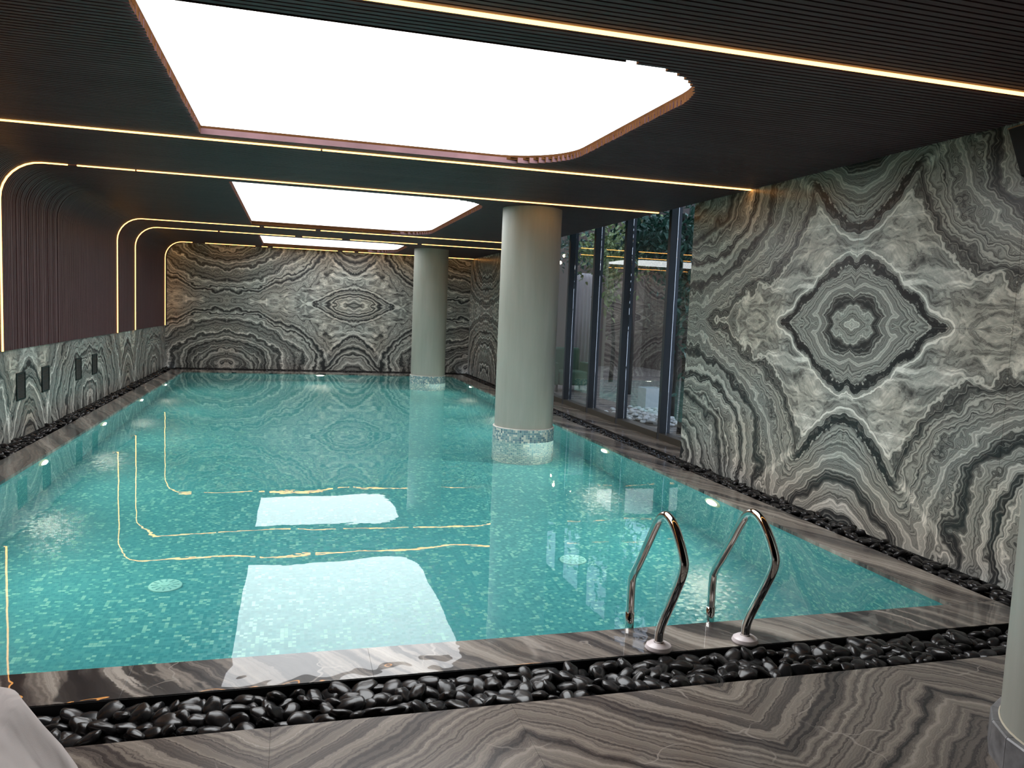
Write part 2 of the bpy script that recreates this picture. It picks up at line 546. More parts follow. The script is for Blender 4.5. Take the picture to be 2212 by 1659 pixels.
def sweep_rect(mb, pts, y0, y1, depth):
    v = []
    for (x, z, nx, nz) in pts:
        xo, zo = x + nx * depth, z + nz * depth
        v += [(x, y0, z), (x, y1, z), (xo, y1, zo), (xo, y0, zo)]
    f = []
    n = len(pts)
    for i in range(n - 1):
        for k in range(4):
            k2 = (k + 1) % 4
            f.append((4 * i + k, 4 * i + k2, 4 * (i + 1) + k2, 4 * (i + 1) + k))
    f.append((3, 2, 1, 0)); e = 4 * (n - 1); f.append((e, e + 1, e + 2, e + 3))
    mb.add(v, f)

PITCH = 0.046
SW = 0.0325
rows = []
edges = [1.95] + LEDS + [YW - 0.005]
for i in range(len(edges) - 1):
    a = edges[i] + (0.019 if i else 0); b = edges[i + 1] - (0.019 if i < len(edges) - 2 else 0)
    n = max(1, round((b - a - SW) / PITCH) + 1)
    st = (b - a - SW) / max(1, n - 1)
    rows += [a + SW / 2 + k * st for k in range(n)]

ceil = MB()
zb = H + SL_D
prev = YB
XE = XW + 0.02
ceil.quad((ACX, YB, zb), (XE, YB, zb), (XE, rows[0], zb), (ACX, rows[0], zb))
for i in range(len(rows)):
    y0 = rows[i]; y1 = rows[i + 1] if i + 1 < len(rows) else YW
    o = openings((y0 + y1) / 2)
    if o:
        ceil.quad((ACX, y0, zb), (o[0] - 0.012, y0, zb), (o[0] - 0.012, y1, zb), (ACX, y1, zb))
        ceil.quad((o[1] + 0.012, y0, zb), (XE, y0, zb), (XE, y1, zb), (o[1] + 0.012, y1, zb))
    else:
        ceil.quad((ACX, y0, zb), (XE, y0, zb), (XE, y1, zb), (ACX, y1, zb))
bp = slat_profile(ACX)[1:]
for (p, q) in zip(bp[:-1], bp[1:]):
    P = [(r[0] + r[2] * SL_D, r[1] + r[3] * SL_D) for r in (p, q)]
    ceil.quad((P[0][0], YB, P[0][1]), (P[0][0], YW, P[0][1]), (P[1][0], YW, P[1][1]), (P[1][0], YB, P[1][1]))
# fascia and lid over the glazing pocket
ceil.quad((XE, YB, zb), (XE, YW, zb), (XE, YW, zb + 0.45), (XE, YB, zb + 0.45))
ceil.quad((XE, YB, zb + 0.45), (XE, YW, zb + 0.45), (5.1, YW, zb + 0.45), (5.1, YB, zb + 0.45))
ceiling = ceil.build('ceiling', M['backing'])
tag(ceiling, 'dark walnut slatted ceiling bending down into the left wall', kind='structure')

XSR = XW - 0.004
def darken_ends(me):  # cut ends take the darkened slat colour
    me.materials.append(M['slat']); me.materials.append(M['slat_end'])
    for p in me.polygons:
        if abs(p.normal.x) > 0.9 and abs(p.center.z - H) < 0.06: p.material_index = 1
    return me
full_me = MB(); sweep_rect(full_me, slat_profile(XSR), -SW / 2, SW / 2, SL_D); full_me = fixn(full_me.me('slat'))
short_left, short_right = {}, {}
segments = []          # (y, mesh builder)
for y in rows:
    o = openings(y)
    if not o:
        segments.append((y, 'full', None))
    else:
        segments.append((y, 'left', o[0])); segments.append((y, 'right', o[1]))
rest = MB()
count = 0
for y, kind, xo in segments:
    ind = count < 300
    count += 1
    if kind == 'full':
        if ind:
            link('slat', full_me, M['slat'], ceiling, (0, y, 0)); continue
        sweep_rect(rest, slat_profile(XSR), y - SW / 2, y + SW / 2, SL_D); continue
    mb = MB() if ind else rest
    yo = 0 if ind else y
    jit = random.uniform(-0.004, 0.004)
    if kind == 'left':
        key = round(xo, 3)
        if ind and key in short_left: link('slat', short_left[key], M['slat'], ceiling, (jit, y, 0)); continue
        sweep_rect(mb, slat_profile(xo), yo - SW / 2, yo + SW / 2, SL_D)
        if ind:
            me = darken_ends(fixn(mb.me('slat'))); short_left[key] = me
            link('slat', me, M['slat'], ceiling, (0, y, 0))
    else:
        key = round(xo, 3)
        if ind and key in short_right: link('slat', short_right[key], M['slat'], ceiling, (jit, y, 0)); continue
        mb.box(xo, XSR, yo - SW / 2, yo + SW / 2, H, H + SL_D)
        if ind:
            me = darken_ends(fixn(mb.me('slat'))); short_right[key] = me
            link('slat', me, M['slat'], ceiling, (jit, y, 0))
rest_me = darken_ends(fixn(rest.me('distant_slats')))
rest_o = link('distant_slats', rest_me, None, ceiling)
tag(rest_o, kind='stuff')

# light ceilings
plab = ['large nearest glowing light panel in the slatted ceiling above the near pool end',
        'middle glowing light panel in the slatted ceiling before the two pool columns',
        'farthest glowing light panel in the ceiling against the far marble wall']
for (x0, x1, y0, y1), pw, lab in zip(PANELS, PANEL_POWER, plab):
    root = empty('ceiling_light_panel', ((x0 + x1) / 2, (y0 + y1) / 2, H))
    tag(root, lab, 'light panel', 'light panels in the ceiling')
    out = []
    C = CORNER
    for k in range(13):
        a = -math.pi / 2 + math.pi / 2 * k / 12
        out.append((x1 - C + C * math.cos(a), y0 + C + C * math.sin(a)))
    for k in range(13):
        a = math.pi / 2 * k / 12
        out.append((x1 - C + C * math.cos(a), y1 - C + C * math.sin(a)))
    out += [(x0, y1), (x0, y0)]
    cx, cyy = root.location.x, root.location.y
    zt = SL_D + 0.022
    d = mesh('diffuser', [(p[0] - cx, p[1] - cyy, zt) for p in out] + [(p[0] - cx, p[1] - cyy, zt + 0.02) for p in out],
             [tuple(reversed(range(len(out)))), tuple(range(len(out), 2 * len(out)))] +
             [(i, (i + 1) % len(out), len(out) + (i + 1) % len(out), len(out) + i) for i in range(len(out))])
    link('diffuser', d, emitter('light_ceiling_membrane', (0.96, 0.985, 1.0), pw), root)
    # thin walnut rim, a little outside the cut slat ends
    rm = MB()
    n = len(out)
    for i in range(n):
        p, q = out[i], out[(i + 1) % n]
        straight = i >= 24
        e = 0.003
        def off(pt):
            dx, dy = pt[0] - cx, pt[1] - cyy
            return (dx + math.copysign(e, dx), dy + math.copysign(e, dy))
        P, Q = off(p), off(q)
        z0 = 0.028
        dn_ = Vector((Q[1] - P[1], -(Q[0] - P[0]), 0)).normalized() * 0.008
        rm.add([(P[0], P[1], z0), (Q[0], Q[1], z0), (Q[0], Q[1], zt), (P[0], P[1], zt),
                (P[0] + dn_.x, P[1] + dn_.y, z0), (Q[0] + dn_.x, Q[1] + dn_.y, z0), (Q[0] + dn_.x, Q[1] + dn_.y, zt), (P[0] + dn_.x, P[1] + dn_.y, zt)],
               [(0, 1, 2, 3), (4, 7, 6, 5), (0, 4, 5, 1), (3, 2, 6, 7)])
    rim = rm.build('rim', M['rim'], root)
    # walnut boards along the two cross edges, butt-jointed
    for ye, s in ((y0, -1), (y1, 1)):
        xa = x0
        for xb in (x0 + 0.9, x0 + 1.45, x1 - C - 0.02):
            box('rim_board', xa - cx + 0.0002, xb - cx - 0.0002, ye - cyy - (0.009 if s > 0 else 0.0), ye - cyy + (0.0 if s > 0 else 0.009), 0.002, zt - 0.002, M['rim'], root)
            xa = xb

# LED lines
led_mat = emitter('warm_led_diffuser', (1.0, 0.43, 0.10), LED_POWER)
led_labels = ['warm LED line nearest the camera across the ceiling at the top right',
              'warm LED line just beyond the largest ceiling light panel',
              'warm LED line just before the middle ceiling light panel, bending down the left edge',
              'warm LED line just beyond the middle ceiling light panel, bending down the left wall',
              'warm LED line just before the farthest ceiling light panel, bending down the left wall',
              'warm LED line framing the far marble wall, bending down beside it']
gaps = [[], [(0.2, 0.215)], [(-2.25, -2.16), (-1.62, -1.60)], [(-0.6, -0.52), (0.35, 0.44)],
        [(-1.42, -1.38), (0.0, 0.14), (0.9, 1.06), (2.4, 2.5)], [(-2.28, -2.0), (-0.9, -0.75), (-0.62, -0.5), (1.0, 1.12), (1.4, 1.5), (3.6, 3.72)]]
for y, lab, gp in zip(LEDS, led_labels, gaps):
    root = empty('led_strip', (0, y, H))
    tag(root, lab, 'light strip', 'warm LED lines let into the slats')
    cut = sorted(gp, reverse=True)
    xs = [XSR - 0.004] + [c for g in cut for c in (g[1], g[0])]
    pieces = list(zip(xs[0::2], xs[1::2] + [None]))
    hw, dp, pr = 0.0145, 0.02, 0.008
    for xa, xb in pieces:
        mb = MB()
        if xb is not None:
            mb.box(xb, xa, -hw, hw, -pr, dp)
        else:
            prof = []
            for (x, z, nx, nz) in slat_profile(xa):
                prof.append((x - nx * pr, z - nz * pr - H, nx, nz))
            sweep_rect(mb, prof, -hw, hw, dp + pr)
        o = mb.build('diffuser', led_mat, root)
        fixn(o.data)

# ------------------------------------------------------------------ walls
def slab_grid(parent, mat, axis, cuts, zc, face, thick, gap=0.0022, name='marble_slab'):
    for u0, u1 in zip(cuts[:-1], cuts[1:]):
        for z0, z1 in zip(zc[:-1], zc[1:]):
            a0, a1 = u0 + gap / 2, u1 - gap / 2
            if axis == 'x': box(name, a0, a1, min(face, face + thick), max(face, face + thick), z0 + gap / 2, z1 - gap / 2, mat, parent)
            else: box(name, min(face, face + thick), max(face, face + thick), a0, a1, z0 + gap / 2, z1 - gap / 2, mat, parent)

ZC = [-0.16, 0.80, 1.62, 2.445, H + 0.04]
wr = box('wall_right', XW + 0.0035, XW + 0.52, YB, YWIN0 - 0.004, -0.2, H + 0.5, M['joint'])
tag(wr, 'bookmatched grey and black marble wall right of the pool', kind='structure')
slab_grid(wr, M['right'], 'y', [YB] + [5.42 + 1.49 * k for k in range(-5, 2)] + [YWIN0], ZC, XW, 0.003)
wr2 = box('wall_right_far', XW + 0.0035, XW + 0.52, YWIN1, YW + 0.2, -0.2, H + 0.5, M['joint'])
tag(wr2, 'short bookmatched marble wall between the glazing and the far wall', kind='structure')
slab_grid(wr2, M['farright'], 'y', [YWIN1, 15.6, 17.09, 18.58, YW], ZC, XW, 0.003)
wf = box('wall_far', XLW - 0.3, XW + 0.3, YW + 0.0035, YW + 0.3, -0.2, H + 0.5, M['joint'])
tag(wf, 'bookmatched marble end wall behind the pool', kind='structure')
slab_grid(wf, M['far'], 'x', [XLW, -1.54, -0.05, 1.44, 2.93, XW], ZC, YW, 0.003)
wl = box('wall_left', XLW - 0.4, XLW - 0.0035, YB, YW, -0.2, HH, M['joint'])
tag(wl, 'low bookmatched marble dado on the left with slats above', kind='structure')
slab_grid(wl, M['dado'], 'y', [YB] + [10.04 + 1.385 * k for k in range(-9, 8)] + [YW], [-0.16, HH], XLW, -0.003)
wn_ = box('wall_near', XLW - 0.3, XW + 0.5, YB - 0.3, YB - 0.002, -0.2, H + 0.5, M['backing'])
tag(wn_, 'dark wall behind the camera', kind='structure')

# ------------------------------------------------------------------ deck, coping, channels
fl = box('floor', XLW - 0.02, XW, YB, YD, -0.3, -0.0032, M['joint_floor'])
tag(fl, 'polished brown and grey banded marble deck in front of the pool', kind='structure')
xc = [XLW] + [0.885 + 0.945 * k for k in range(-3, 4)] + [XW]
yc_ = [YB, -0.8, 1.05, YD]
for xa, xb in zip(xc[:-1], xc[1:]):
    for ya, yb in zip(yc_[:-1], yc_[1:]):
        box('floor_slab', xa + 0.0004, xb - 0.0004, ya + 0.0004, yb - 0.0004, -0.003, 0, M['deck'], fl, bevel=0.0003)

CT = 0.03
def coping(name, label, cuts, axis, lo, hi, mat):
    root = empty(name, (0, 0, 0)); tag(root, label, kind='structure')
    for a, b in zip(cuts[:-1], cuts[1:]):
        g = 0.00012
        if axis == 'x': box('coping_slab', a + g, b - g, lo, hi, -CT, 0, mat, root, bevel=0.0005)
        else: box('coping_slab', lo, hi, a + g, b - g, -CT, 0, mat, root, bevel=0.0005)
    return root
coping('trim_1', 'wet polished dark marble coping along the near pool edge', [XLC, -1.6, -0.65, 0.36, 1.60, 2.075, 3.05, XRC], 'x', YC, YN, M['coping'])
coping('trim_2', 'brown banded marble coping along the right pool edge', [YN + 0.0 + 1.27 * k for k in range(12)] + [YF], 'y', XR, XRC, M['coping_side'])
coping('trim_3', 'brown banded marble coping along the left pool edge', [YN + 1.27 * k for k in range(12)] + [YF], 'y', XLC, XL, M['coping_side'])
coping('trim_4', 'thin marble coping along the far pool edge', [XLC, -1.2, 0.3, 1.8, 3.2, XRC], 'x', YF, YF + 0.42, M['coping_side'])
led_ = coping('trim_5', 'pale marble ledge between pebbles and glazing', [YWIN0 + 1.284 * k for k in range(6)], 'y', XRO, 4.72, M['coping_side'])

# pool basin: walls with thickness under the coping, tiled inside
basin = empty('pool_basin', (0, 0, 0))
tag(basin, 'turquoise glass mosaic pool basin', kind='structure')
pt = 0.2
box('basin_floor', XL - pt, XR + pt, YN - pt, YF + pt, ZP - 0.2, ZP, M['pool'], basin)
box('basin_wall', XL - pt, XL, YN - pt, YF + pt, ZP, -CT - 0.001, M['pool'], basin)
box('basin_wall', XR, XR + pt, YN - pt, YF + pt, ZP, -CT - 0.001, M['pool'], basin)
box('basin_wall', XL, XR, YN - pt, YN, ZP, -CT - 0.001, M['pool'], basin)
box('basin_wall', XL, XR, YF, YF + pt, ZP, -CT - 0.001, M['pool'], basin)
# pebble channels: black trays
def tray(name, label, x0, x1, y0, y1):
    b = MB()
    b.box(x0, x1, y0, y1, -0.17, -0.135)
    w = 0.003
    b.box(x0 - w, x0, y0, y1, -0.17, -0.004); b.box(x1, x1 + w, y0, y1, -0.17, -0.004)
    b.box(x0, x1, y0 - w, y0, -0.17, -0.004); b.box(x0, x1, y1, y1 + w, -0.17, -0.004)
    o = b.build(name, M['channel']); tag(o, label, kind='structure'); return o
w_ = 0.004
tray('trim_6', 'black drain channel in front of the near coping', XLC + w_, XRO - w_, YD + w_, YC - w_)
tray('trim_7', 'black drain channel along the right wall', XRC + w_, XRO - w_, YC + w_, YF + 0.9)
tray('trim_8', 'black drain channel along the left dado', XLW + w_, XLC - w_, YD + w_, YF + 0.9)
tray('trim_9', 'black drain channel along the far wall', XLC + w_, XRC - w_, YF + 0.43, YW - w_)

# water
from mathutils.geometry import delaunay_2d_cdt
wpts = [Vector((XL, YN)), Vector((XR, YN)), Vector((XR, YF)), Vector((XL, YF))]
wedg = [(0, 1), (1, 2), (2, 3), (3, 0)]
HOLES = ((COLX, 9.72), (COLX, 17.35))
for hx, hy in HOLES:                       # the columns stand through the surface
    o0 = len(wpts)
    wpts += [Vector((hx + 0.4035 * math.cos(2 * math.pi * k / 64), hy + 0.4035 * math.sin(2 * math.pi * k / 64))) for k in range(64)]
    wedg += [(o0 + k, o0 + (k + 1) % 64) for k in range(64)]
cv, _, cf, _, _, _ = delaunay_2d_cdt(wpts, wedg, [], 0, 1e-6)
wfc = []
for f in cf:
    c = sum((cv[i] for i in f), Vector((0, 0))) / len(f)
    if all((c - Vector(h_)).length > 0.40 for h_ in HOLES):
        p0, p1, p2 = (cv[i] for i in f[:3])
        wfc.append(tuple(f) if (p1 - p0).cross(p2 - p0) > 0 else tuple(reversed(f)))
wv = [(p.x, p.y, ZW) for p in cv]
wo = link('pool_water', mesh('pool_water', wv, wfc), M['water'])
tag(wo, 'calm clear turquoise water filling the pool', 'water', kind='stuff')

# ------------------------------------------------------------------ columns
tile_stops = [(0.0, (0.17, 0.30, 0.36)), (0.28, (0.25, 0.41, 0.45)), (0.5, (0.33, 0.47, 0.47)), (0.68, (0.70, 0.73, 0.66)), (0.9, (0.12, 0.22, 0.28))]
for i, (cxx, cyy, lab) in enumerate([(COLX, 9.72, 'tall round grey column standing in the pool, the nearer and wider one'),
                                     (COLX, 17.35, 'round grey column standing in the pool in front of the far wall'),
                                     (2.92, 2.0, 'round grey column cut by the right picture edge, with stone plinth')]):
    root = empty('column', (cxx, cyy, 0)); tag(root, lab, 'column', 'round columns')
    rr = 0.38
    lathe('shaft', [(rr, 0.10), (rr, 1.2), (rr, 2.2), (rr, H + 0.03)], M['column'], root, seg=64)
    if i < 2:
        mm = mosaic('column_mosaic', 0.027, (cxx, cyy, 0.402), tile_stops, grout=(0.62, 0.64, 0.58))
        lathe('mosaic_collar', [(0.402, ZP), (0.402, -0.5), (0.402, 0.137)], mm, root, seg=64)
        lathe('collar_rim', [(0.375, 0.128), (0.4025, 0.137), (0.398, 0.143), (0.375, 0.144)], simple('white_grout', (0.72, 0.70, 0.66), 0.5), root, seg=64, caps=False)
    else:
        # faceted marble plinth: upright staves
        nst = 20
        stave = MB()
        a0, a1 = 0.003, 2 * math.pi / nst - 0.003
        pr = [(0.384, 0), (0.414, 0), (0.414, 0.128), (0.409, 0.134), (0.384, 0.134)]
        vv = []
        for a in (a0, a1):
            vv += [(r * math.cos(a), r * math.sin(a), z) for r, z in pr]
        n5 = len(pr)
        stave.add(vv, [(k, (k + 1) % n5, n5 + (k + 1) % n5, n5 + k) for k in range(n5)] + [tuple(reversed(range(n5))), tuple(range(n5, 2 * n5))])
        sme = fixn(stave.me('plinth_stave'))
        pm = simple('grey_marble_plinth', (0.20, 0.20, 0.21), 0.3, var=0.55, scale=9)
        for k in range(nst):
            o = link('plinth_stave', sme, pm, root); o.rotation_euler = (0, 0, 2 * math.pi * k / nst)
        lathe('shaft_foot', [(rr, 0), (rr, 0.101)], M['column'], root, seg=48)
        lathe('joint_ring', [(0.381, 0.134), (0.386, 0.1345), (0.384, 0.139), (0.381, 0.140)], simple('sealant', (0.62, 0.58, 0.46), 0.5), root, seg=64, caps=False)
    for ch in root.children:
        if ch.name.startswith(('shaft', 'joint', 'mosaic', 'collar')): pass

# ------------------------------------------------------------------ pool lamps and drains
lamp_em = emitter('pool_lamp_glow', (1.0, 0.97, 0.78), 14.0)
lamp_light = bpy.data.lights.new('pool_lamp_light', 'AREA')
lamp_light.shape = 'DISK'; lamp_light.size = 0.13; lamp_light.energy = POOL_LAMP_POWER; lamp_light.color = (1.0, 0.97, 0.80)
lamps = [('L', 8.578), ('L', 11.12), ('L', 13.709), ('L', 16.161), ('L', 6.05), ('R', 6.334), ('R', 8.94), ('R', 11.5), ('R', 14.07), ('R', 16.632), ('F', 0.62)]
lnames = {('L', 8.578): 'round pool lamp in the left pool wall, nearest the camera', ('L', 11.12): 'round pool lamp in the left pool wall, second from the camera',
          ('L', 13.709): 'round pool lamp in the left pool wall, third from the camera', ('L', 16.161): 'round pool lamp in the left pool wall, farthest from the camera',
          ('L', 6.05): 'round pool lamp in the left pool wall, just beyond the left picture edge', ('R', 6.334): 'bright round pool lamp in the right pool wall behind the ladder rails',
          ('R', 8.94): 'round pool lamp in the right pool wall beside the nearer column', ('R', 11.5): 'round pool lamp in the right pool wall hidden by the nearer column',
          ('R', 14.07): 'round pool lamp in the right pool wall between the two columns', ('R', 16.632): 'small round pool lamp at the far end of the right pool wall',
          ('F', 0.62): 'round pool lamp in the far pool wall under the marble'}
zl = -0.21
disc = None
for side, q in lamps:
    loc = {'L': (XL, q, zl), 'R': (XR, q, zl), 'F': (q, YF, zl)}[side]
    ang = {'L': 0, 'R': math.pi, 'F': -math.pi / 2}[side]
    root = empty('pool_lamp', loc); root.rotation_euler = (0, 0, ang)
    tag(root, lnames[(side, q)], 'pool lamp', 'round lamps in the pool walls')
    def dome(r0, x0, x1, seg=24):
        v = [(x1, 0, 0)]; f = []
        for j, (rr, xx) in enumerate(((0.55 * r0, x1 - 0.15 * (x1 - x0)), (0.85 * r0, x1 - 0.5 * (x1 - x0)), (r0, x0))):
            for k in range(seg):
                a = 2 * math.pi * k / seg; v.append((xx, rr * math.cos(a), rr * math.sin(a)))
        for k in range(seg): f.append((0, 1 + k, 1 + (k + 1) % seg))
        for j in range(2):
            for k in range(seg):
                f.append((1 + j * seg + k, 1 + (j + 1) * seg + k, 1 + (j + 1) * seg + (k + 1) % seg, 1 + j * seg + (k + 1) % seg))
        return v, f
    if disc is None:
        v, f = dome(0.086, 0.012, 0.030)
        disc = fixn(mesh('lens', v, f, True))
        rv, rf = [], []
        for k in range(28):
            a = 2 * math.pi * k / 28
            for r_, x_ in ((0.087, 0.012), (0.102, 0.02), (0.122, 0.016), (0.128, 0.0)):
                rv.append((x_, r_ * math.cos(a), r_ * math.sin(a)))
        for k in range(28):
            for j in range(3):
                rf.append((k * 4 + j, ((k + 1) % 28) * 4 + j, ((k + 1) % 28) * 4 + j + 1, k * 4 + j + 1))
        ringm = fixn(mesh('bezel', rv, rf, True))
    link('lens', disc, lamp_em, root)
    lt = bpy.data.objects.new('lamp_light', lamp_light); COL.objects.link(lt); lt.parent = root
    lt.location = (0.03, 0, 0); lt.rotation_euler = (0, -math.pi / 2, 0)
    link('bezel', ringm, M['lamp_ring'], root)

for x, y, lab in ((-0.872, 6.0, 'round pale drain cover on the pool floor toward the left'), (2.303, 6.05, 'round pale drain cover on the pool floor toward the right')):
    root = empty('pool_drain', (x, y, ZP)); tag(root, lab, 'drain', 'drain covers on the pool floor')
    lathe('cover', [(0.115, 0.0), (0.112, 0.012), (0.09, 0.022), (0.0, 0.026)], M['drain'], root, seg=32, caps=False)
    lathe('cap', [(0.03, 0.02), (0.03, 0.034), (0.0, 0.036)], M['drain'], root, seg=20, caps=False)
    sm = MB()
    for k in range(12):
        a = 2 * math.pi * k / 12
        c, s = math.cos(a), math.sin(a)
        pts = [(0.05, -0.006), (0.095, -0.006), (0.095, 0.006), (0.05, 0.006)]
        zz = 0.0262
        lo = [(p * c - q * s, p * s + q * c, 0.014) for p, q in pts]; hi = [(p * c - q * s, p * s + q * c, zz) for p, q in pts]
        sm.add(lo + hi, [(4, 5, 6, 7), (0, 1, 5, 4), (1, 2, 6, 5), (2, 3, 7, 6), (3, 0, 4, 7)])
    sm.build('slots', simple('drain_slot', (0.16, 0.46, 0.46), 0.6), root)

# ------------------------------------------------------------------ ladder
lad = empty('pool_ladder', (1.97, 3.5, 0))
tag(lad, 'polished steel pool ladder with two looped handrails over the near coping', 'ladder')
prof = [(3.676, -1.15), (3.676, -0.6), (3.676, 0.02), (3.676, 0.205), (3.655, 0.268), (3.60, 0.345), (3.515, 0.47), (3.445, 0.575), (3.395, 0.635), (3.335, 0.663),
        (3.265, 0.645), (3.20, 0.59), (3.15, 0.525), (3.135, 0.48), (3.15, 0.425), (3.19, 0.35), (3.25, 0.245), (3.30, 0.16), (3.328, 0.10), (3.335, 0.05), (3.335, -0.02)]
flp = [(0.0235, 0.001), (0.062, 0.001), (0.066, 0.009), (0.060, 0.024), (0.044, 0.034), (0.026, 0.038), (0.0235, 0.036)]
for x in (1.735, 2.212):
    path = smooth_path([(x - 1.97, y - 3.5, z) for y, z in prof], 5)
    r_ = tube('handrail', path, 0.0220, M['steel'], lad, 16)
    lathe('flange', flp, M['flange'], lad, seg=36, center=(x - 1.97, 3.335 - 3.5), caps=False)
    tube('sleeve', [(x - 1.97, 0.176, -0.06), (x - 1.97, 0.176, 0.055)], 0.0232, M['steel'], lad, 16)
for z in (-0.13, -0.42, -0.71, -1.0):
    st = box('tread', -0.235, 0.242, 0.115, 0.215, z - 0.025, z, M['tread'], lad, bevel=0.006)
    box('tread_clamp', -0.262, -0.205, 0.14, 0.212, z - 0.03, z + 0.008, M['steel'], st)
    box('tread_clamp', 0.212, 0.269, 0.14, 0.212, z - 0.03, z + 0.008, M['steel'], st)

# ------------------------------------------------------------------ pebbles
def pebble_mesh(seed):
    bm = bmesh.new()
    bmesh.ops.create_icosphere(bm, subdivisions=3, radius=1.0)
    rnd = random.Random(seed)
    off = Vector((rnd.uniform(0, 50), rnd.uniform(0, 50), rnd.uniform(0, 50)))
    for v in bm.verts:
        d = v.co.normalized()
        r = 1 + 0.30 * mnoise.noise(d * 0.9 + off) + 0.10 * mnoise.noise(d * 2.1 + off)
        # slightly squarish river stones
        q = Vector(tuple(math.copysign(abs(c) ** 0.86, c) for c in d))
        v.co = q * r
        v.co.x *= 0.050; v.co.y *= 0.037; v.co.z *= 0.022
    me = bpy.data.meshes.new('pebble'); bm.to_mesh(me); bm.free()
    me.polygons.foreach_set('use_smooth', [True] * len(me.polygons))
    me.materials.append(M['pebble'])
    return me
def pebble_low(seed):
    bm = bmesh.new()
    bmesh.ops.create_icosphere(bm, subdivisions=2, radius=1.0)
    rnd = random.Random(seed + 100)
    off = Vector((rnd.uniform(0, 50), rnd.uniform(0, 50), rnd.uniform(0, 50)))
    vs_ = []
    for v in bm.verts:
        d = v.co.normalized(); r = 1 + 0.3 * mnoise.noise(d * 0.9 + off)
        vs_.append(Vector((d.x * r * 0.044, d.y * r * 0.032, d.z * r * 0.02)))
    fs = [tuple(v.index for v in f.verts) for f in bm.faces]
    bm.free()
    return vs_, fs
PM = [pebble_mesh(i) for i in range(10)]
PLo = [pebble_low(i) for i in range(8)]
rnd = random.Random(11)
def in_view(x, y, z):
    q = Vector((x, y, z - 1.6))
    X_, Y_, Z_ = rx.dot(q), dn.dot(q), fw.dot(q)
    if Z_ < 0.1: return False
    px, py = 1106 + 1689.67 * X_ / Z_, 829.5 + 1689.67 * Y_ / Z_
    return -10 < px < 2222 and -10 < py < 1670

def scatter(x0, x1, y0, y1, pitch, zlo, zhi, tilt, smin, smax):
    out = []
    nx_, ny_ = max(1, round((x1 - x0) / pitch)), max(1, round((y1 - y0) / pitch))
    for j in range(ny_):
        for i in range(nx_):
            x = x0 + (x1 - x0) * (i + 0.5 + rnd.uniform(-0.28, 0.28) + (0.25 if j % 2 else -0.25)) / nx_
            y = y0 + (y1 - y0) * (j + 0.5 + rnd.uniform(-0.26, 0.26)) / ny_
            x = min(max(x, x0), x1)
            rot = Matrix.Rotation(rnd.uniform(0, 6.283), 3, 'Z') @ Matrix.Rotation(rnd.gauss(0, tilt), 3, 'X') @ Matrix.Rotation(rnd.gauss(0, tilt), 3, 'Y')
            out.append((x, y, rnd.uniform(zlo, zhi), rot, rnd.uniform(smin, smax)))
    return out
near_top = scatter(XLC + 0.05, XRO - 0.06, YD + 0.042, YC - 0.034, 0.0680, -0.046, -0.014, 0.34, 0.80, 1.25)
near_low = scatter(XLC + 0.05, XRO - 0.06, YD + 0.035, YC - 0.035, 0.068, -0.122, -0.115, 0.12, 0.9, 1.1)
cand = [p for p in near_top if in_view(*p[:3]) and p[0] < 3.45]
cand.sort(key=lambda p: (Vector(p[:3]) - Vector((0, 0, 1.6))).length)
single = cand[:300]
ids = set(id(p) for p in single)
for p in single:
    o = link('pebble', PM[rnd.randrange(10)], None)
    o.matrix_world = Matrix.Translation(p[:3]) @ p[3].to_4x4() @ Matrix.Scale(p[4], 4)
    tag(o, 'glossy black pebble in the channel along the near pool edge', 'pebble', 'black pebbles in front of the near coping')
def pile(name, label, pts):
    b = MB()
    for (x, y, z, rot, s) in pts:
        V_, F_ = PLo[rnd.randrange(8)]
        c = Vector((x, y, z))
        b.add([tuple(c + rot @ (q * s)) for q in V_], F_)
    o = b.build(name, M['pebble'], smooth=True)
    tag(o, label, 'pebbles', kind='stuff')
pile('pebble_bed', 'black pebbles filling the near channel below and beyond the front stones', near_low + [p for p in near_top if id(p) not in ids])
right = scatter(XRC + 0.045, XRO - 0.035, YC + 0.02, 8.2, 0.066, -0.035, 0.012, 0.35, 0.85, 1.25) + scatter(XRC + 0.035, XRO - 0.035, YC + 0.02, 19.6, 0.07, -0.09, -0.06, 0.3, 0.9, 1.2) \
    + scatter(XRC + 0.045, XRO - 0.03, 8.2, 19.6, 0.064, -0.05, -0.018, 0.4, 0.7, 1.05)
pile('pebble_bed', 'black pebbles filling the channel along the right wall and glazing', right)
left = scatter(XLW + 0.058, XLC - 0.045, 3.2, 19.6, 0.066, -0.03, 0.018, 0.4, 0.85, 1.3) + scatter(XLW + 0.058, XLC - 0.045, 3.2, 19.6, 0.07, -0.10, -0.06, 0.3, 0.9, 1.2)
pile('pebble_bed', 'black pebbles filling the channel along the left marble dado', left)
far = scatter(XLC + 0.06, XRC - 0.06, YF + 0.47, YW - 0.05, 0.085, -0.06, -0.03, 0.3, 1.0, 1.3)
pile('pebble_bed', 'black pebbles filling the channel under the far marble wall', far)

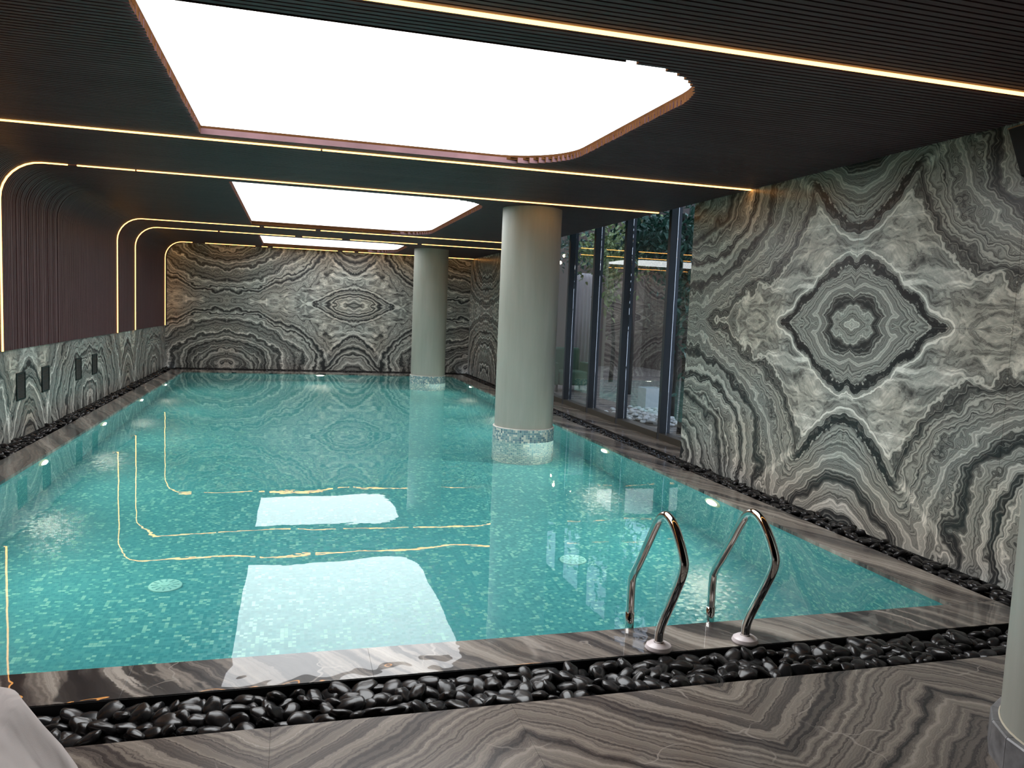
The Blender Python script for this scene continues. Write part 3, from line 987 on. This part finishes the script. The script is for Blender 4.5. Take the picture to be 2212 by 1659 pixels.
# ------------------------------------------------------------------ vents on the dado
vl = ['dark square louvred vent on the left dado, nearest the camera', 'dark square louvred vent on the left dado, second from the camera',
      'dark square louvred vent on the left dado, third from the camera', 'dark square louvred vent on the left dado, farthest from the camera']
for (y0, y1), lab in zip(((9.60, 9.89), (10.495, 10.785), (12.01, 12.31), (12.935, 13.235)), vl):
    z0, z1 = 0.418, 0.725
    root = empty('wall_vent', (XLW, (y0 + y1) / 2, (z0 + z1) / 2)); tag(root, lab, 'vent', 'vents on the left dado')
    hy, hz = (y1 - y0) / 2, (z1 - z0) / 2
    f = MB(); t_ = 0.014
    for a in ((-hy, -hy + t_, -hz, hz), (hy - t_, hy, -hz, hz), (-hy + t_, hy - t_, -hz, -hz + t_), (-hy + t_, hy - t_, hz - t_, hz)):
        f.box(0.0, 0.012, a[0], a[1], a[2], a[3])
    f.build('frame', M['vent'], root)
    l = MB(); n = 17
    for k in range(n):
        z = -hz + t_ + (2 * hz - 2 * t_) * (k + 0.5) / n
        l.add([(0.001, -hy + t_, z + 0.006), (0.001, hy - t_, z + 0.006), (0.010, hy - t_, z - 0.004), (0.010, -hy + t_, z - 0.004),
               (0.001, -hy + t_, z + 0.008), (0.001, hy - t_, z + 0.008), (0.010, hy - t_, z - 0.002), (0.010, -hy + t_, z - 0.002)],
              [(0, 1, 2, 3), (4, 7, 6, 5), (2, 6, 7, 3), (0, 4, 5, 1)])
    l.build('louvres', M['vent'], root)
    box('backplate', 0.0005, 0.0015, -hy + t_, hy - t_, -hz + t_, hz - t_, M['black'], root)

# ------------------------------------------------------------------ glazing
win = empty('window_1', (4.8, (YWIN0 + YWIN1) / 2, 0)); tag(win, 'tall dark framed glazing between the two marble walls', kind='structure')
win.location = (0, 0, 0)
FX0, FX1 = 4.72, 4.88
ZT = H + 0.46
ms = [8.22, 9.455, 10.87, 12.115, 13.33, 14.56]
for y in ms:
    box('mullion', FX0, FX1, y - 0.036, y + 0.036, -0.02, ZT, M['frame'], win, bevel=0.003)
for a, b in zip(ms[:-1], ms[1:]):
    box('sill_rail', FX0 - 0.004, FX1 + 0.004, a + 0.037, b - 0.037, -0.02, 0.085, M['frame_low'], win, bevel=0.003)
    box('head_rail', FX0, FX1, a + 0.037, b - 0.037, ZT - 0.1, ZT, M['frame'], win)
    box('pane', 4.82, 4.832, a + 0.037, b - 0.037, 0.0855, ZT - 0.101, M['glass'], win)
    box('glazing_bead', 4.80, 4.8195, a + 0.037, a + 0.049, 0.0855, ZT - 0.101, M['steel'], win)

# ------------------------------------------------------------------ courtyard beyond the glazing
gr = box('ground_outside', 4.95, 14.0, 3.0, 26.0, -0.2, -0.02, floor_marble('pale_paving', 0.3, 1.0, 0, 33.0, 0.25, 1.6))
tag(gr, 'pale paving of the courtyard outside', kind='structure')
bw = box('wall_outside', 11.2, 11.5, 3.0, 26.0, -0.2, 5.2, simple('brown_timber_cladding', (0.07, 0.05, 0.042), 0.6, var=0.4, scale=2, stretch=(1, 6, 0.3)))
tag(bw, 'dark timber wall across the courtyard', kind='structure')
bw2 = box('wall_outside_end', 4.95, 11.5, 24.0, 24.3, -0.2, 5.2, simple('warm_plaster', (0.16, 0.12, 0.10), 0.8))
tag(bw2, 'dim warm wall at the end of the courtyard', kind='structure')
cu = MB()
prev_ = None
cols = []
for k in range(241):
    s = k / 240
    cols.append((7.15 + 0.95 * s + 0.02 * math.sin(s * 2 * math.pi * 9), 20.0 + 0.07 * math.sin(s * 2 * math.pi * 9 + 0.9)))
vv, ff = [], []
for (x, y) in cols:
    vv += [(x, y, -0.018), (x, y, 2.75), (x, y + 0.012, 2.75), (x, y + 0.012, -0.018)]
for k in range(len(cols) - 1):
    for j in range(4):
        ff.append((4 * k + j, 4 * k + 4 + j, 4 * k + 4 + (j + 1) % 4, 4 * k + (j + 1) % 4))
cur = link('curtain', fixn(mesh('curtain', vv, ff, True)), simple('white_curtain', (0.62, 0.56, 0.54), 0.9))
tag(cur, 'white pleated curtain hanging beyond the glazing', 'curtain')

leaf_m = [simple('leaf_dark', (0.045, 0.125, 0.085), 0.35), simple('leaf_sunlit', (0.26, 0.33, 0.13), 0.4)]  # second leaf: sunlight put into a lighter, yellower colour
bark = simple('bark', (0.05, 0.042, 0.035), 0.8, var=0.3)
def foliage(name, blobs, parent, mat, seed):
    r = random.Random(seed); b = MB()
    for (cx_, cy_, cz_, sx, sy, sz, n) in blobs:
        for _ in range(n):
            p = Vector((cx_ + r.gauss(0, sx), cy_ + r.gauss(0, sy), cz_ + r.gauss(0, sz)))
            L = r.uniform(0.09, 0.17); W = L * r.uniform(0.38, 0.5)
            R_ = Matrix.Rotation(r.uniform(0, 6.28), 3, 'Z') @ Matrix.Rotation(r.uniform(-0.2, 1.1), 3, 'Y') @ Matrix.Rotation(r.gauss(0, 0.5), 3, 'X')
            pts = [(0, 0, 0), (0.3 * L, W * 0.5, 0.012), (0.65 * L, W * 0.42, 0.0), (L, 0, -0.02), (0.65 * L, -W * 0.42, 0.0), (0.3 * L, -W * 0.5, 0.012), (0.5 * L, 0, -0.006)]
            v = [tuple(p + R_ @ Vector(q)) for q in pts]
            b.add(v, [(0, 1, 6), (1, 2, 6), (2, 3, 6), (3, 4, 6), (4, 5, 6), (5, 0, 6)])
    o = b.build(name, mat, parent); tag(o, kind='stuff'); return o
trees = [((6.0, 11.5), [(5.75, 11.8, 3.0, 0.28, 0.42, 0.22, 1300), (5.6, 11.25, 2.45, 0.14, 0.3, 0.22, 160)], 'dark leafy tree outside the glazing pane beside the near marble wall', 0),
         ((6.9, 15.3), [(6.4, 15.1, 3.05, 0.35, 0.5, 0.30, 1300), (6.05, 14.6, 2.3, 0.07, 0.07, 0.35, 150)], 'leafy tree in painted sunlit yellow-green outside the middle panes of the glazing', 1),
         ((5.35, 10.0), [(5.32, 10.0, 2.3, 0.09, 0.10, 0.55, 420)], 'trailing creeper outside, half hidden by the near marble wall', 0),
         ((7.7, 18.2), [(6.9, 18.0, 3.2, 0.4, 0.5, 0.22, 500)], 'dark leafy tree outside the far panes of the glazing', 0)]
for k, ((tx, ty), blobs, lab, mi) in enumerate(trees):
    root = empty('courtyard_tree', (tx, ty, -0.02)); tag(root, lab, 'tree', 'greenery in the courtyard')
    path = smooth_path([(0, 0, 0), (0.05, 0.06, 0.9), (-0.04, 0.02, 1.8), (0.0, 0.1, 2.6), (-0.06, 0.2, 3.1)], 4)
    tube('trunk', path, [0.06 - 0.04 * i / len(path) for i in range(len(path))], bark, root, 8)
    fo = foliage('foliage', [(a - tx, b - ty, c, d, e, f_, n) for a, b, c, d, e, f_, n in blobs], root, leaf_m[mi], 40 + k)
wp = MB()
r = random.Random(5)
for _ in range(420):
    V_, F_ = PLo[r.randrange(8)]
    c = Vector((5.45 + r.gauss(0, 0.16), 11.4 + r.gauss(0, 0.30), 0.0 + abs(r.gauss(0, 0.05))))
    rot = Matrix.Rotation(r.uniform(0, 6.28), 3, 'Z')
    wp.add([tuple(c + rot @ (q * 1.1)) for q in V_], F_)
wpo = wp.build('white_pebbles', simple('white_pebble', (0.75, 0.76, 0.74), 0.5), smooth=True)
tag(wpo, 'low heap of white pebbles on the courtyard paving', 'pebbles', kind='stuff')
pl = empty('planter', (6.35, 13.1, -0.02)); tag(pl, 'square white planter standing behind the white pebbles', 'planter')
pm_ = simple('white_planter', (0.72, 0.74, 0.78), 0.5)
pb = MB()
for a in ((-0.17, 0.17, -0.17, -0.14), (-0.17, 0.17, 0.14, 0.17), (-0.17, -0.14, -0.14, 0.14), (0.14, 0.17, -0.14, 0.14)): pb.box(*a, 0, 0.36)
pb.build('pot', pm_, pl); box('soil', -0.139, 0.139, -0.139, 0.139, 0.02, 0.31, bark, pl)
# green armchair glimpsed through the second pane
ch = empty('armchair', (5.75, 15.9, -0.02)); tag(ch, 'green upholstered armchair glimpsed through the glazing', 'armchair')
gm = simple('green_velvet', (0.05, 0.11, 0.06), 0.8)
box('seat', -0.32, 0.32, -0.32, 0.32, 0.14, 0.44, gm, ch, bevel=0.04)
box('backrest', -0.34, 0.34, 0.26, 0.42, 0.14, 0.92, gm, ch, bevel=0.05)
for s in (-1, 1):
    box('armrest', s * 0.40 - 0.07, s * 0.40 + 0.07, -0.32, 0.30, 0.14, 0.62, gm, ch, bevel=0.04)
    for t2 in (-1, 1): box('leg', s * 0.36 - 0.02, s * 0.36 + 0.02, t2 * 0.28 - 0.02, t2 * 0.28 + 0.02, 0, 0.15, M['black'], ch)
bulb_e = emitter('bulb_glow', (1.0, 0.80, 0.50), 25.0)
blabs = ['tiny glowing bulb beyond the glazing, largest and lowest left', 'tiny glowing bulb beyond the glazing, under the largest one', 'tiny glowing bulb beyond the second pane, upper left', 'tiny glowing bulb beyond the second pane, lower right']
for (bx, by, bz), lab in zip(((7.46, 21.5, 3.25), (7.36, 21.5, 3.05), (7.86, 21.5, 3.62), (8.02, 21.5, 3.50)), blabs):
    root = empty('pendant_bulb', (bx, by, bz)); tag(root, lab, 'bulb', 'small pendant bulbs beyond the glazing')
    lathe('bulb', [(0.004, 0.0), (0.03, 0.012), (0.042, 0.045), (0.03, 0.075), (0.014, 0.095)], bulb_e, root, seg=16)
    lathe('socket', [(0.016, 0.0951), (0.016, 0.14)], M['black'], root, seg=12)
    tube('cord', [(0, 0, 0.14), (0, 0, 4.6 - bz)], 0.004, M['black'], root, 6)
beam = box('bulb_beam', 6.8, 9.8, 21.44, 21.56, 4.58, 4.72, M['black']); tag(beam, 'dark beam carrying the pendant bulbs in the courtyard', 'beam')

# ------------------------------------------------------------------ loudspeaker at the right edge
sp = empty('wall_loudspeaker', (XW, 3.75, 2.7)); tag(sp, 'black loudspeaker high on the right marble wall at the picture edge', 'loudspeaker')
cab = MB()
pts = [(-0.02, -0.14, -0.17), (-0.02, 0.14, -0.17), (-0.02, 0.14, 0.13), (-0.02, -0.14, 0.13), (-0.22, -0.16, -0.12), (-0.22, 0.03, -0.16), (-0.26, 0.11, 0.12), (-0.26, -0.2, 0.14)]
cab.add(pts, [(0, 1, 2, 3), (4, 7, 6, 5), (0, 4, 5, 1), (1, 5, 6, 2), (2, 6, 7, 3), (3, 7, 4, 0)])
fixn(cab.build('cabinet', M['black'], sp).data)
tube('edge_glint', [(-0.262, 0.112, 0.124), (-0.262, -0.2, 0.144)], 0.004, M['orange_glint'], sp, 8)  # thin rod standing in for the orange reflection along the cabinet's upper edge
box('bracket', -0.021, 0.0, -0.05, 0.05, -0.06, 0.06, M['frame'], sp)

# ------------------------------------------------------------------ draped lounger, lower left
lo_ = empty('draped_lounger', (-1.2, 1.9, 0)); tag(lo_, 'pale grey cloth draped over a low lounger in the lower left corner', 'lounger')
def rrect(hx, hy, r, n=10):
    out = []
    for cx_, cy_, a0 in ((hx - r, hy - r, 0), (-hx + r, hy - r, 90), (-hx + r, -hy + r, 180), (hx - r, -hy + r, 270)):
        for k in range(n):
            a = math.radians(a0 + 90 * k / (n - 1)); out.append((cx_ + r * math.cos(a), cy_ + r * math.sin(a)))
    res = []
    for i in range(len(out)):
        p, q = out[i], out[(i + 1) % len(out)]
        L = math.hypot(q[0] - p[0], q[1] - p[1]); k = max(1, int(L / 0.05))
        for j in range(k): res.append((p[0] + (q[0] - p[0]) * j / k, p[1] + (q[1] - p[1]) * j / k))
    return res
ring = rrect(0.44, 0.64, 0.14)
N = len(ring)
levels = [(0.0, 0.455, 0.55), (0.0, 0.458, 0.9), (0.012, 0.452, 0.97), (0.03, 0.43, 1.0), (0.05, 0.39, 1.0), (0.09, 0.31, 1.0), (0.13, 0.23, 1.0), (0.17, 0.14, 1.0), (0.20, 0.06, 1.0), (0.215, 0.006, 1.0)]
vv, ff = [], []
for li, (flare, z, sc_) in enumerate(levels):
    for i, (x, y) in enumerate(ring):
        L = math.hypot(x, y); ux, uy = x / L, y / L
        dr = max(0, (0.45 - z) / 0.45)
        fold = min(1, dr * 1.6) * (0.034 * math.sin(i * 0.62 + 0.6 * math.sin(i * 0.21)) + 0.020 * math.sin(i * 1.37 + 1.0))
        zz = z + 0.006 * math.sin(x * 9 + y * 5)
        vv.append((x * sc_ + ux * (flare + fold), y * sc_ + uy * (flare + fold), max(0.004, zz)))
for li in range(len(levels) - 1):
    for i in range(N):
        ff.append((li * N + i, li * N + (i + 1) % N, (li + 1) * N + (i + 1) % N, (li + 1) * N + i))
vv.append((0, 0, 0.46)); ff += [(len(vv) - 1, (i + 1) % N, i) for i in range(N)]
link('cloth', fixn(mesh('cloth', vv, ff, True)), M['cloth'], lo_)
box('lounger_base', -0.36, 0.36, -0.56, 0.56, 0.05, 0.40, M['frame'], lo_)
